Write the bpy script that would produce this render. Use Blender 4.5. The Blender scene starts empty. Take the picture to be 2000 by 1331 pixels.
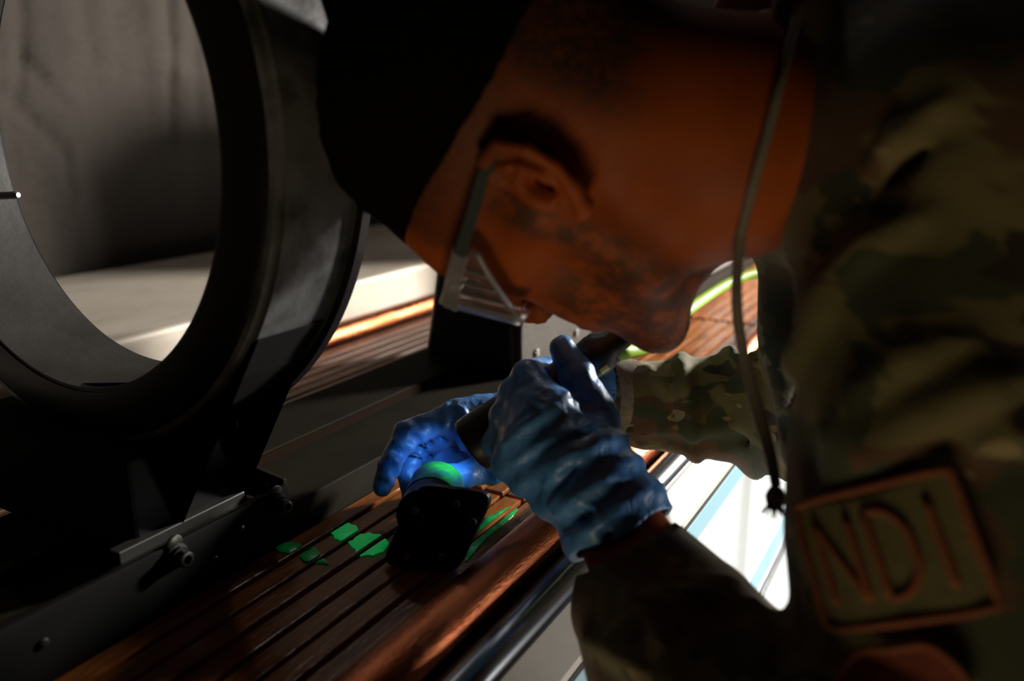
import bpy, math, random
import numpy as np
from mathutils import Matrix, Vector
random.seed(3)
S = bpy.context.scene
C = S.collection

# ------------------------------------------------------------------ camera
# The camera is the origin.  X runs along the inspection bench (away from us), Y across it, Z up.
FPX = 1600.0
_p = math.atan((665.5 - 240.0) / FPX)
_X = np.array([943.0, 425.5, FPX]); _X /= np.linalg.norm(_X)
_Z = np.array([0, math.cos(_p), -math.sin(_p)])
_Y = -np.cross(_Z, _X)
BAS = np.stack([_X, _Y, _Z])                     # camera (right, up, forward) -> world
RIGHT, UP, FWD = BAS[:, 0], BAS[:, 1], BAS[:, 2]
def P(px, py, depth):
    return BAS @ (np.array([(px - 1000) / FPX, (665.5 - py) / FPX, 1.0]) * depth)
cam = bpy.data.cameras.new('camera'); camo = bpy.data.objects.new('camera', cam); C.objects.link(camo)
m = Matrix.Identity(4)
for r in range(3):
    m[r][0], m[r][1], m[r][2] = RIGHT[r], UP[r], -FWD[r]
camo.matrix_world = m
cam.sensor_width = 36.0; cam.lens = FPX * 36 / 2000
cam.clip_start = 0.01
cam.dof.use_dof = True; cam.dof.focus_distance = 0.63; cam.dof.aperture_fstop = 3.8
S.camera = camo
S.view_settings.view_transform = 'Standard'; S.view_settings.look = 'None'
S.view_settings.gamma = 1.0; S.view_settings.use_curve_mapping = False
S.view_settings.exposure = 0.0

# ------------------------------------------------------------------ light
W = bpy.data.worlds.new('world'); S.world = W; W.use_nodes = True
W.node_tree.nodes['Background'].inputs[0].default_value = (1.0, 0.75, 0.5, 1)
W.node_tree.nodes['Background'].inputs[1].default_value = 0.005
def area(name, loc, target, size, power, color, sy=None):
    l = bpy.data.lights.new(name, 'AREA'); o = bpy.data.objects.new(name, l); C.objects.link(o)
    l.size = size; l.energy = power; l.color = color
    if sy: l.shape = 'RECTANGLE'; l.size_y = sy
    o.location = loc
    o.rotation_euler = (Vector(target) - Vector(loc)).to_track_quat('-Z', 'Y').to_euler()
    return o
area('work_lamp', (2.45, -0.60, 0.33), (0.7, 0.35, -0.25), 0.20, 115, (1.0, 0.96, 0.9))
area('added_panel_light', (1.5, -1.6, -0.52), (0.66, 0.17, -0.42), 0.3, 17, (1.0, 0.97, 0.92))  # unseen light added to brighten the bench's front panel and rim
area('added_glint_light', (1.25, 0.75, 0.95), (0.5, 0.4, -0.3), 0.07, 0.75, (1.0, 0.97, 0.92))  # small unseen light, added for glints along the slat edges
area('added_warm_fill', (-0.36, -0.16, -0.82), (0.42, 0.1, -0.12), 0.35, 2.9, (1.0, 0.76, 0.45))  # added warm fill, low behind the camera, for skin and sleeves

# ------------------------------------------------------------------ helpers
def tag(o, label=None, cat=None, group=None, kind=None):
    if label: o['label'] = label
    if cat: o['category'] = cat
    if group: o['group'] = group
    if kind: o['kind'] = kind
    return o
def empty(name, loc, label, cat, group=None):
    o = bpy.data.objects.new(name, None); C.objects.link(o); o.location = loc
    o.empty_display_size = 0.02
    return tag(o, label, cat, group)
def put(name, me, mat, parent=None, label=None, smooth=False):
    o = bpy.data.objects.new(name, me); C.objects.link(o)
    if mat: me.materials.append(mat)
    if smooth: me.polygons.foreach_set('use_smooth', [True] * len(me.polygons))
    if parent:
        o.parent = parent
        o.location = -PLOC(parent)
    if label: o['label'] = label
    return o
def PLOC(o):                                     # parents only carry a location
    v = Vector((0, 0, 0))
    while o: v = v + o.location; o = o.parent
    return v
def mesh(name, v, f):
    me = bpy.data.meshes.new(name); me.from_pydata([tuple(map(float, x)) for x in v], [], [tuple(x) for x in f]); me.update(); return me
def bevel(o, w, seg=2):
    b = o.modifiers.new('bevel', 'BEVEL'); b.width = w; b.segments = seg; b.limit_method = 'ANGLE'; b.angle_limit = 0.6
    return o
BOXF = [(0, 3, 2, 1), (4, 5, 6, 7), (0, 1, 5, 4), (1, 2, 6, 5), (2, 3, 7, 6), (3, 0, 4, 7)]
def boxmesh(name, lo, hi):
    x0, y0, z0 = lo; x1, y1, z1 = hi
    return mesh(name, [(x0, y0, z0), (x1, y0, z0), (x1, y1, z0), (x0, y1, z0), (x0, y0, z1), (x1, y0, z1), (x1, y1, z1), (x0, y1, z1)], BOXF)
def box(name, lo, hi, mat, parent=None, bev=0.0, label=None):
    o = put(name, boxmesh(name, lo, hi), mat, parent, label)
    if bev: bevel(o, bev)
    return o
def frame(axis):
    a = np.array(axis, float); a /= np.linalg.norm(a)
    t = np.array([0, 0, 1.0]) if abs(a[2]) < 0.9 else np.array([1.0, 0, 0])
    e1 = np.cross(t, a); e1 /= np.linalg.norm(e1)
    return a, e1, np.cross(a, e1)
def lathe(name, base, axis, prof, mat, parent=None, n=48, smooth=True, closed=False, label=None, sharp=True):
    """prof: list of (distance along axis, radius)."""
    a, e1, e2 = frame(axis); v = []; f = []
    base = np.array(base, float)
    for (t, r) in prof:
        for k in range(n):
            th = 2 * math.pi * k / n
            v.append(base + a * t + r * (e1 * math.cos(th) + e2 * math.sin(th)))
    L = len(prof)
    for i in range(L if closed else L - 1):
        j = (i + 1) % L
        for k in range(n):
            q = (k + 1) % n
            f.append((i * n + k, i * n + q, j * n + q, j * n + k))
    if not closed:
        if prof[0][1] > 1e-6: f.append(tuple(range(n))[::-1])
        if prof[-1][1] > 1e-6: f.append(tuple((L - 1) * n + k for k in range(n)))
    me = mesh(name, v, f)
    o = put(name, me, mat, parent, label, smooth)
    if smooth and sharp:
        e = o.modifiers.new('es', 'EDGE_SPLIT'); e.split_angle = 0.6
    return o
def catmull(pts, per=8):
    pts = [np.array(p, float) for p in pts]
    out = []
    ext = [2 * pts[0] - pts[1]] + pts + [2 * pts[-1] - pts[-2]]
    for i in range(1, len(ext) - 2):
        p0, p1, p2, p3 = ext[i - 1:i + 3]
        for k in range(per):
            t = k / per
            out.append(0.5 * ((2 * p1) + (-p0 + p2) * t + (2 * p0 - 5 * p1 + 4 * p2 - p3) * t * t + (-p0 + 3 * p1 - 3 * p2 + p3) * t ** 3))
    out.append(pts[-1]); return out
def tube(name, pts, r, mat, parent=None, n=14, per=8, label=None):
    q = catmull(pts, per); m_ = len(q)
    rr = r if hasattr(r, '__len__') else [r] * len(pts)
    rad = np.interp(np.linspace(0, len(pts) - 1, m_), range(len(pts)), rr)
    v = []; f = []; e1 = None
    for i, p in enumerate(q):
        t = q[min(i + 1, m_ - 1)] - q[max(i - 1, 0)]; t = t / (np.linalg.norm(t) + 1e-12)
        if e1 is None: _, e1, _e = frame(t)
        e1 = e1 - t * (e1 @ t); e1 /= np.linalg.norm(e1); e2 = np.cross(t, e1)
        for k in range(n):
            th = 2 * math.pi * k / n
            v.append(p + rad[i] * (e1 * math.cos(th) + e2 * math.sin(th)))
    for i in range(m_ - 1):
        for k in range(n):
            a = (k + 1) % n
            f.append((i * n + k, i * n + a, (i + 1) * n + a, (i + 1) * n + k))
    f.append(tuple(range(n))[::-1]); f.append(tuple((m_ - 1) * n + k for k in range(n)))
    return put(name, mesh(name, v, f), mat, parent, label, True)

# ------------------------------------------------------------------ materials
def mat(name, col=(.5, .5, .5), rough=.5, metal=0.0, **kw):
    mm = bpy.data.materials.new(name); mm.use_nodes = True
    b = mm.node_tree.nodes['Principled BSDF']
    b.inputs['Base Color'].default_value = (*col, 1); b.inputs['Roughness'].default_value = rough; b.inputs['Metallic'].default_value = metal
    for k, v in kw.items(): b.inputs[k.replace('_', ' ')].default_value = v
    return mm
class N:
    """small node helper"""
    def __init__(s, mm): s.m = mm; s.t = mm.node_tree; s.b = s.t.nodes['Principled BSDF']; s.tc = s.t.nodes.new('ShaderNodeTexCoord')
    def n(s, typ, **kw):
        x = s.t.nodes.new(typ)
        for k, v in kw.items(): setattr(x, k, v)
        return x
    def map(s, scale=(1, 1, 1), rot=(0, 0, 0), out='Object', loc=(0, 0, 0)):
        x = s.n('ShaderNodeMapping'); x.inputs['Scale'].default_value = scale; x.inputs['Rotation'].default_value = rot; x.inputs['Location'].default_value = loc
        s.t.links.new(s.tc.outputs[out], x.inputs[0]); return x.outputs[0]
    def noise(s, vec, scale, detail=4, rough=.55, dist=0.0):
        x = s.n('ShaderNodeTexNoise'); x.inputs['Scale'].default_value = scale; x.inputs['Detail'].default_value = detail
        x.inputs['Roughness'].default_value = rough; x.inputs['Distortion'].default_value = dist
        s.t.links.new(vec, x.inputs['Vector']); return x.outputs['Fac']
    def ramp(s, fac, stops, interp='LINEAR'):
        x = s.n('ShaderNodeValToRGB'); x.color_ramp.interpolation = interp
        e = x.color_ramp.elements
        while len(e) < len(stops): e.new(0.5)
        for i, (p, c) in enumerate(stops):
            e[i].position = p; e[i].color = (*c, 1) if len(c) == 3 else c
        s.t.links.new(fac, x.inputs[0]); return x.outputs[0]
    def mix(s, fac, a, b, blend='MIX'):
        x = s.n('ShaderNodeMix', data_type='RGBA', blend_type=blend)
        for i, v in ((0, fac), (6, a), (7, b)):
            if hasattr(v, 'is_linked') or hasattr(v, 'links'): s.t.links.new(v, x.inputs[i])
            elif i == 0: x.inputs[0].default_value = v
            else: x.inputs[i].default_value = (*v, 1)
        return x.outputs[2]
    def col(s, o): s.t.links.new(o, s.b.inputs['Base Color'])
    def rough(s, o): s.t.links.new(o, s.b.inputs['Roughness'])
    def bump(s, h, dist=.001, strength=1.0):
        x = s.n('ShaderNodeBump'); x.inputs['Distance'].default_value = dist; x.inputs['Strength'].default_value = strength
        s.t.links.new(h, x.inputs['Height']); s.t.links.new(x.outputs[0], s.b.inputs['Normal'])
    def attr(s, name):
        x = s.n('ShaderNodeAttribute'); x.attribute_name = name; return x.outputs['Fac']
    def math(s, op, a, b):
        x = s.n('ShaderNodeMath', operation=op)
        for i, v in ((0, a), (1, b)):
            if hasattr(v, 'links'): s.t.links.new(v, x.inputs[i])
            else: x.inputs[i].default_value = v
        return x.outputs[0]

M = {}
M['black'] = mat('black_enamel', (.006, .006, .006), .42)
M['matte'] = mat('matte_black_paint', (.004, .004, .004), .8, Specular_IOR_Level=.15)
M['rubber'] = mat('black_plastic', (.008, .008, .008), .45)
def mk(name, stops, rough, metal, scale, mapscale=(1, 1, 1), bumpd=0.0, rough_stops=None, bscale=None, detail=6):
    mm = mat(name, (.5, .5, .5), rough, metal); n = N(mm); v = n.map(mapscale)
    f = n.noise(v, scale, detail); n.col(n.ramp(f, stops))
    if rough_stops: n.rough(n.ramp(f, [(p, (c, c, c)) for p, c in rough_stops]))
    if bumpd: n.bump(n.noise(v, bscale or scale * 6, 5), bumpd)
    return mm
M['band'] = mk('worn_steel_band', [(.35, (.02, .018, .015)), (.5, (.12, .12, .12)), (.62, (.20, .20, .205)), (.75, (.05, .04, .03))], .5, .35, 16, (1, 1, 1), .0004, [(.3, .6), (.7, .38)], 130)
M['liner'] = mk('coil_liner', [(.3, (.035, .032, .028)), (.7, (.06, .056, .05))], .5, .2, 20, bumpd=.0003)
M['steel'] = mk('stainless_steel', [(.3, (.30, .27, .22)), (.7, (.45, .41, .35))], .38, .75, 6, (1, 4, 4), .0002, bscale=90)
M['deck'] = mk('worn_grey_deck', [(.3, (.010, .0075, .0042)), (.7, (.018, .0135, .0075))], .7, .0, 9, bumpd=.0002)
M['dimsteel'] = mat('oily_dark_steel', (.06, .058, .05), .35, .8)
M['bolt'] = mat('machined_steel', (.25, .24, .22), .3, .9)
M['brownplate'] = mk('worn_brown_plate', [(.3, (.02, .015, .008)), (.7, (.045, .034, .018))], .6, .0, 25, bumpd=.0008)
M['riser_shade'] = mat('shade_brown_face', (.012, .006, .0025), .8, Specular_IOR_Level=.04)  # brown face darkened, so the deck's shade sits in its colour
M['brown'] = mk('brown_anodised', [(.3, (.10, .05, .022)), (.7, (.16, .085, .035))], .4, .2, 14, (1, 5, 5))
M['copper'] = mk('worn_copper', [(.3, (.30, .07, .022)), (.5, (.46, .135, .055)), (.7, (.26, .06, .02))], .28, .95, 24, (.5, 3, 3), .0005, [(.3, .36), (.7, .22)], 260)
M['chrome'] = mat('polished_tube', (.32, .33, .36), .22, .95)
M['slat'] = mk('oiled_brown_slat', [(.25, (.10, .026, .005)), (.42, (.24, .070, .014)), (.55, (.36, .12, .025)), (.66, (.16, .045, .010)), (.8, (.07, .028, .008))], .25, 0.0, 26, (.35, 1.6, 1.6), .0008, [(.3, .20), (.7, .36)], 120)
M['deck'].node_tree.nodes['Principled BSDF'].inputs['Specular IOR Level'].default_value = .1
M['slatshade'] = mk('slat_shade_copy', [(.25, (.035, .014, .006)), (.5, (.075, .030, .011)), (.78, (.045, .02, .009))], .5, 0.0, 26, (.35, 1.6, 1.6), .0008, [(.3, .45), (.7, .6)], 120)  # darker copy of the slat colour, standing in for shade on back rows
M['gap'] = mat('dark_tray', (.01, .009, .008), .5)
M['ledge'] = mk('worn_galvanised_ledge', [(.25, (.34, .28, .21)), (.45, (.62, .54, .44)), (.62, (.72, .64, .53)), (.8, (.46, .38, .29))], .55, .1, 7, (.5, 1, 1), .0004, bscale=60)
M['rim'] = mk('cream_painted_rim', [(.3, (.66, .60, .53)), (.7, (.74, .69, .62))], .45, 0, 30)
M['panel'] = mk('gloss_white_panel', [(.3, (.74, .80, .83)), (.7, (.80, .84, .86))], .35, 0, 3)
M['bluestrip'] = mat('pale_blue_strip', (.36, .62, .74), .4)
M['seam'] = mat('dark_seam', (.02, .02, .02), .6)
mm = mat('grey_curtain', (.1, .09, .08), .85); n = N(mm); v = n.map()
f1 = n.noise(n.map((3, 3, .5)), 3.0, 5); f2 = n.noise(n.map((60, 60, 400)), 1.0, 2)
n.col(n.mix(.25, n.ramp(f1, [(.3, (.030, .022, .016)), (.7, (.052, .039, .029))]), n.ramp(f2, [(.3, (.016, .012, .009)), (.7, (.058, .045, .035))])))
n.bump(n.noise(v, 9, 5), .02, .5); M['curtain'] = mm
M['floor'] = mk('concrete_floor', [(.3, (.16, .15, .14)), (.7, (.24, .23, .21))], .6, 0, 4)
# skin
mm = mat('brown_skin', (.2, .08, .03), .58, Subsurface_Weight=.06, Specular_IOR_Level=.22, Subsurface_Radius=(.008, .003, .001), Subsurface_Scale=1.0); n = N(mm)
v = n.map(); base = n.ramp(n.noise(v, 30, 5), [(.3, (.24, .045, .004)), (.7, (.33, .070, .008))])
stub = n.math('MULTIPLY', n.attr('stubble'), n.ramp(n.noise(v, 70, 6, .7), [(.38, (0, 0, 0)), (.55, (1, 1, 1))]))
c1 = n.mix(n.math('MULTIPLY', stub, .8), base, (.035, .02, .012))
c2 = n.mix(n.math('MULTIPLY', n.attr('fade'), n.ramp(n.noise(v, 260, 3, .7), [(.3, (.75, .75, .75)), (.6, (1, 1, 1))])), c1, (.012, .008, .005))
c3 = n.mix(n.attr('lip'), c2, (.30, .085, .06))
n.col(c3); n.bump(n.noise(v, 420, 4), .0004, .6); M['skin'] = mm
M['hair'] = mk('black_curly_hair', [(.3, (.0012, .001, .0008)), (.7, (.003, .0024, .002))], .9, 0, 300, bumpd=.004, bscale=420)
M['eye'] = mat('eye_white', (.7, .66, .6), .1)
M['iris'] = mat('dark_iris', (.02, .01, .005), .1)
M['hair'].node_tree.nodes['Principled BSDF'].inputs['Specular IOR Level'].default_value = .08
M['black'].node_tree.nodes['Principled BSDF'].inputs['Specular IOR Level'].default_value = .3
# camouflage cloth
def camo_mat(name, k=1.0):
    mm = mat(name, (.1, .1, .05), .85); n = N(mm); v = n.map((1, 1, 1.35))
    c = n.ramp(n.noise(v, 8, 2, .5), [(.42, (0.1200, 0.1000, 0.0350)), (.5, (0.1650, 0.1325, 0.0500)), (.62, (0.0950, 0.0875, 0.0275))])
    c = n.mix(n.ramp(n.noise(n.map((1, 1, 1.6), loc=(3, 1, 7)), 13, 3, .5, .4), [(.515, (0, 0, 0)), (.54, (1, 1, 1))]), c, (0.0825, 0.0400, 0.0137))
    c = n.mix(n.ramp(n.noise(n.map((1, 1, 1.6), loc=(9, 4, 2)), 17, 3, .5, .3), [(.56, (0, 0, 0)), (.58, (1, 1, 1))]), c, (0.0325, 0.0400, 0.0125))
    c = n.mix(n.ramp(n.noise(n.map((1, 1, 2.2), loc=(1, 8, 5)), 21, 2, .5), [(.64, (0, 0, 0)), (.655, (1, 1, 1))]), c, (0.0250, 0.0137, 0.0063))
    c = n.mix(n.ramp(n.noise(n.map((1, 1, 2.2), loc=(6, 2, 1)), 22, 2, .5), [(.66, (0, 0, 0)), (.675, (1, 1, 1))]), c, (0.2637, 0.2162, 0.1063))
    n.col(c)
    n.bump(n.noise(n.map((1, 1, 1)), 700, 2), .0006, .6)
    n.b.inputs['Sheen Weight'].default_value = .12; n.b.inputs['Sheen Roughness'].default_value = .5
    return mm
M['camo'] = camo_mat('camouflage_cloth')
M['cuff'] = mk('tan_cuff_cloth', [(.3, (.16, .13, .085)), (.7, (.28, .235, .16))], .9, 0, 160, bumpd=.0006)
M['trouser'] = mat('dark_trouser_cloth', (.022, .02, .014), .9)
M['patch'] = mk('olive_patch_cloth', [(.3, (.095, .085, .03)), (.7, (.13, .115, .045))], .9, 0, 200, bumpd=.0005)
M['thread'] = mk('rust_thread', [(.3, (.16, .040, .007)), (.7, (.22, .058, .012))], .75, 0, 300, bumpd=.0006)
M['redpatch'] = mk('dark_red_patch', [(.3, (.12, .02, .008)), (.7, (.17, .032, .012))], .9, 0, 200)
M['cord'] = mk('grey_cord', [(.3, (.17, .145, .11)), (.7, (.27, .235, .19))], .85, 0, 500, bumpd=.0008)
# glove
mm = mat('blue_nitrile', (.045, .22, .62), .42); n = N(mm); v = n.map()
n.col(n.ramp(n.noise(v, 40, 3), [(.3, (.050, .18, .46)), (.7, (.075, .245, .57))]))
n.bump(n.noise(n.map((1, 1, 1)), 90, 5, .6, 1.2), .0022, .55)
n.b.inputs['Coat Weight'].default_value = .12; n.b.inputs['Coat Roughness'].default_value = .22
M['glove'] = mm
M['lens'] = mat('clear_lens', (.93, .93, .97), .03, 0, Transmission_Weight=.96, IOR=1.5)
M['frost'] = mat('frosted_temple_plastic', (.42, .42, .45), .3, 0, Transmission_Weight=.72, IOR=1.46)
M['temple'] = mat('dark_green_temple_tip', (.008, .022, .02), .7)
M['torch'] = mat('black_torch_body', (.012, .009, .007), .42)
M['uvlens'] = mat('torch_lens', (.5, .5, .7), .05, 0, Transmission_Weight=.9)
M['lime'] = mat('lime_cable', (.34, .56, .012), .55)
M['uvspill'] = mk('painted_green_spill', [(.38, (.004, .12, .02)), (.62, (.01, .55, .12))], .2, 0, 40, bumpd=.0006)  # green colour stands in for torch light spilling on the slats
M['greenpart'] = mk('fluid_wet_sleeve', [(.40, (.02, .10, .12)), (.52, (.03, .34, .05)), (.7, (.05, .62, .04))], .3, 0, 45, bumpd=.0008)
M['yellow'] = mat('yellow_mark', (.75, .55, .12), .5)
M['greybox'] = mat('grey_painted_box', (.22, .21, .195), .5)

M['uvspill2'] = mk('glowing_green_spill', [(.38, (.004, .12, .02)), (.62, (.01, .55, .12))], .2, 0, 90, bumpd=.0006)
for k_, g_ in (('uvspill', .015), ('uvspill2', .16), ('greenpart', .0)):
    b_ = M[k_].node_tree.nodes['Principled BSDF']; b_.inputs['Emission Color'].default_value = (.0, .8, .16, 1); b_.inputs['Emission Strength'].default_value = g_  # slat patches glow by emission in place of torch light

# ------------------------------------------------------------------ implicit surfaces
def unit(a): a = np.asarray(a, float); return a / np.linalg.norm(a)
def rc(p, a, b, ra, rb):
    a = np.asarray(a, float); b = np.asarray(b, float); ab = b - a
    t = np.clip(((p - a) @ ab) / (ab @ ab), 0, 1)
    q = p - a - t[:, None] * ab
    return np.sqrt(np.einsum('ij,ij->i', q, q)) - (ra + (rb - ra) * t)
def el(p, c, r, R=None):
    q = p - np.asarray(c, float)
    if R is not None: q = q @ np.asarray(R).T
    r = np.asarray(r, float)
    k0 = np.linalg.norm(q / r, axis=1); k1 = np.linalg.norm(q / (r * r), axis=1) + 1e-9
    return k0 * (k0 - 1) / k1
def su(a, b, k):
    h = np.maximum(k - np.abs(a - b), 0) / k
    return np.minimum(a, b) - h * h * k * .25
def ss(a, b, k):                                  # a minus b, smooth
    return -su(-a, b, k)
def chain(p, pts, rad, k=0):
    d = None
    for i in range(len(pts) - 1):
        e = rc(p, pts[i], pts[i + 1], rad[i], rad[i + 1])
        d = e if d is None else (su(d, e, k) if k else np.minimum(d, e))
    return d
_rng = np.random.RandomState(5)
_WV = [(_rng.normal(size=3), _rng.uniform(0, 6.28)) for _ in range(40)]
def wob(p, freq, o=0, cnt=5):                     # cheap smooth pseudo noise in [-1,1]
    s = np.zeros(len(p))
    q = p
    for i in range(cnt):
        d, ph = _WV[(o + i) % 40]
        s += np.sin(q @ (unit(d) * freq * (0.7 + .25 * i)) + ph + 1.7 * np.sin(q @ (unit(_WV[(o + i + 7) % 40][0]) * freq * .6) + ph))
    return s / cnt
def sdfmesh(f, lo, hi, h, margin=1.25, B=10):
    lo = np.asarray(lo, float); hi = np.asarray(hi, float)
    nb = np.ceil((hi - lo) / (h * B)).astype(int)
    V = np.empty(nb * B, np.float32)
    ci = np.stack(np.meshgrid(*[np.arange(k) for k in nb], indexing='ij'), -1).reshape(-1, 3)
    cc = lo + (ci * B + (B - 1) / 2) * h
    dc = f(cc)
    V6 = V.reshape(nb[0], B, nb[1], B, nb[2], B)
    V6[:] = np.sign(dc).reshape(nb[0], 1, nb[1], 1, nb[2], 1) * 1.0
    act = np.where(np.abs(dc) < h * B * .87 * margin + .004)[0]
    g = np.stack(np.meshgrid(*[np.arange(B)] * 3, indexing='ij'), -1).reshape(-1, 3)
    for s in range(0, len(act), 400):
        a = act[s:s + 400]
        pts = (lo + (ci[a][:, None, :] * B + g[None]) * h).reshape(-1, 3)
        d = f(pts).reshape(len(a), B, B, B)
        for q, i in enumerate(a): V6[ci[i][0], :, ci[i][1], :, ci[i][2], :] = d[q]
    sgn = V < 0
    n = np.array(V.shape)
    c = np.zeros(n - 1, np.int8)
    sl = lambda o, d: tuple(slice(o[i], n[i] - 1 + o[i]) for i in range(3))
    offs = [(i, j, k) for i in (0, 1) for j in (0, 1) for k in (0, 1)]
    for o in offs: c += sgn[sl(o, 0)]
    cells = np.argwhere((c > 0) & (c < 8))
    acc = np.zeros((len(cells), 3)); cnt = np.zeros(len(cells))
    val = {o: V[cells[:, 0] + o[0], cells[:, 1] + o[1], cells[:, 2] + o[2]].astype(float) for o in offs}
    for a in offs:
        for ax in range(3):
            if a[ax]: continue
            b = list(a); b[ax] = 1; b = tuple(b)
            va, vb = val[a], val[b]; mk_ = (va < 0) != (vb < 0)
            t = np.where(mk_, va / np.where(np.abs(va - vb) < 1e-12, 1, va - vb), 0)
            pt = np.tile(np.array(a, float), (len(cells), 1)); pt[:, ax] += t
            acc += pt * mk_[:, None]; cnt += mk_
    verts = lo + (cells + acc / cnt[:, None]) * h
    idx = -np.ones(n - 1, np.int64); idx[cells[:, 0], cells[:, 1], cells[:, 2]] = np.arange(len(cells))
    faces = []
    for ax in range(3):
        b, d = (ax + 1) % 3, (ax + 2) % 3
        s0 = [slice(None)] * 3; s1 = [slice(None)] * 3; s0[ax] = slice(0, -1); s1[ax] = slice(1, None)
        A_, B_ = sgn[tuple(s0)], sgn[tuple(s1)]
        e = np.argwhere(A_ != B_)
        e = e[(e[:, b] > 0) & (e[:, d] > 0) & (e[:, b] < n[b] - 1) & (e[:, d] < n[d] - 1)]
        ins = A_[e[:, 0], e[:, 1], e[:, 2]]
        def g_(db, dd):
            q = e.copy(); q[:, b] += db; q[:, d] += dd
            return idx[q[:, 0], q[:, 1], q[:, 2]]
        q = np.stack([g_(-1, -1), g_(0, -1), g_(0, 0), g_(-1, 0)], 1)
        q[~ins] = q[~ins][:, ::-1]
        faces.append(q)
    faces = np.concatenate(faces); faces = faces[(faces >= 0).all(1)]
    return verts, faces
def npmesh(name, v, f):
    me = bpy.data.meshes.new(name)
    me.vertices.add(len(v)); me.vertices.foreach_set('co', np.asarray(v, np.float32).ravel())
    me.loops.add(f.size); me.loops.foreach_set('vertex_index', f.astype(np.int32).ravel())
    me.polygons.add(len(f)); me.polygons.foreach_set('loop_start', np.arange(0, f.size, 4, dtype=np.int32))
    me.polygons.foreach_set('use_smooth', np.ones(len(f), bool))
    me.update(calc_edges=True); me.validate(); return me
def trace(f, o, d, tmax=1.5, iso=0.0):
    t = 0.02
    for _ in range(200):
        q = f((np.asarray(o) + t * np.asarray(d))[None])[0] - iso
        if q < 2e-4: return np.asarray(o) + t * np.asarray(d)
        t += max(q * .6, 3e-4)
        if t > tmax: return None
    return np.asarray(o) + t * np.asarray(d)
def grad(f, p, e=.002):
    return unit([f((p + e * q)[None])[0] - f((p - e * q)[None])[0] for q in np.eye(3)])

exec_order = []
# ================================================================== SETTING
def plane_grid(name, o, du, dv, nu, nv, disp, mat_, kind='structure'):
    v = []; f = []
    nrm = unit(np.cross(du, dv))
    for i in range(nu + 1):
        for j in range(nv + 1):
            a, b = i / nu, j / nv
            v.append(np.array(o) + np.array(du) * a + np.array(dv) * b + nrm * disp(a, b))
    for i in range(nu):
        for j in range(nv):
            k = i * (nv + 1) + j
            f.append((k, k + nv + 1, k + nv + 2, k + 1))
    ob = put(name, mesh(name, v, f), mat_, None, None, True); ob['kind'] = kind
    return ob
def folds(L, seed):
    r = np.random.RandomState(seed)
    xs = np.sort(r.uniform(0, 1, int(L * 5))); am = r.uniform(.004, .014, len(xs)); wd = r.uniform(.006, .02, len(xs)) ; sk = r.uniform(-.05, .05, len(xs))
    def d(a, b):
        s = .012 * math.sin(a * L * 7 + b * 2) + .006 * math.sin(a * L * 17 + b * 5 + 1)
        for x, m_, w, k in zip(xs, am, wd, sk): s += m_ * math.exp(-(((a - x - k * b) * L / (w * 2)) ** 2))
        s -= .012 * math.exp(-((b - .62 + .01 * math.sin(a * L * 3)) * 60) ** 2)
        return s
    return d
_fw = folds(3.4, 2)
CRE = [((1.075, .30), (1.045, -.02), .007, .010), ((1.12, .30), (1.10, -.15), .005, .012), ((.80, .30), (.785, .10), .006, .012), ((.785, .10), (.765, .04), .006, .008), ((.785, .10), (.84, .03), .005, .007),
       ((.74, .045), (.83, -.045), .007, .008), ((.83, -.045), (.83, -.10), .005, .008), ((.70, .045), (1.05, .075), .005, .005), ((.66, .15), (.80, .075), .004, .012), ((.98, .30), (.95, .10), .003, .02), ((.90, .3), (.90, .1), .003, .02),
       ((1.04, -.02), (1.06, -.24), .004, .012), ((1.55, .4), (1.5, -.2), .006, .015), ((.4, .4), (.42, -.2), .006, .015)]
def wall_disp(a, b):
    x, z = -.8 + 3.4 * a, -1.2 + 2.1 * b
    s_ = -abs(_fw(a, b)) * .6
    for (x0, z0), (x1, z1), dp, wd in CRE:
        dx, dz = x1 - x0, z1 - z0; t = min(max(((x - x0) * dx + (z - z0) * dz) / (dx * dx + dz * dz), 0), 1)
        q2 = ((x - x0 - t * dx) ** 2 + (z - z0 - t * dz) ** 2) / (wd * wd)
        if q2 < 9: s_ -= dp * math.exp(-q2)
    return s_
plane_grid('wall_back', (-.8, 1.31, -1.2), (3.4, 0, 0), (0, 0, 2.1), 420, 170, wall_disp, M['curtain'])
plane_grid('wall_right', (2.6, 1.33, -1.2), (0, -3.6, 0), (0, 0, 2.1), 180, 30, folds(3.6, 4), M['curtain'])
o = box('floor', (-1.2, -2.4, -1.25), (2.7, 1.4, -1.2), M['floor']); o['kind'] = 'structure'

# ================================================================== BENCH
bench = empty('inspection_bench', (.9, .5, -1.2), 'long steel inspection bench with brown slatted deck, copper tubes and pale painted front', 'bench')
X0, X1, SEAM = -.05, 2.3, .56
PIT = .0209
def slats(y0, cnt, x0, x1, z, mt='slat'):
    for k in range(cnt):
        y = y0 + k * PIT
        for (a, b) in ((x0, SEAM - .002), (SEAM + .002, 1.280), (1.294, x1)):
            if b <= a: continue
            dz = random.uniform(-.0006, .0006)
            box('slat', (a, y, z - .012 + dz), (b, y + PIT - .0046, z + dz), M[mt], bench, .0010)
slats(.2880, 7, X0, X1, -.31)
slats(.610, 8, .3, X1, -.31, 'slatshade')
box('tray', (X0, .26, -.345), (X1, .83, -.326), M['gap'], bench)
lathe('copper_tube', (X0, .2585, -.3035), (1, 0, 0), [(0, .018), (X1 - X0, .018)], M['copper'], bench)
lathe('copper_tube', (X0, .805, -.303), (1, 0, 0), [(0, .018), (X1 - X0, .018)], M['copper'], bench)
lathe('front_tube', (X0, .2235, -.313), (1, 0, 0), [(0, .0135), (X1 - X0, .0135)], M['chrome'], bench, label='polished steel tube along the front of the deck')
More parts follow.
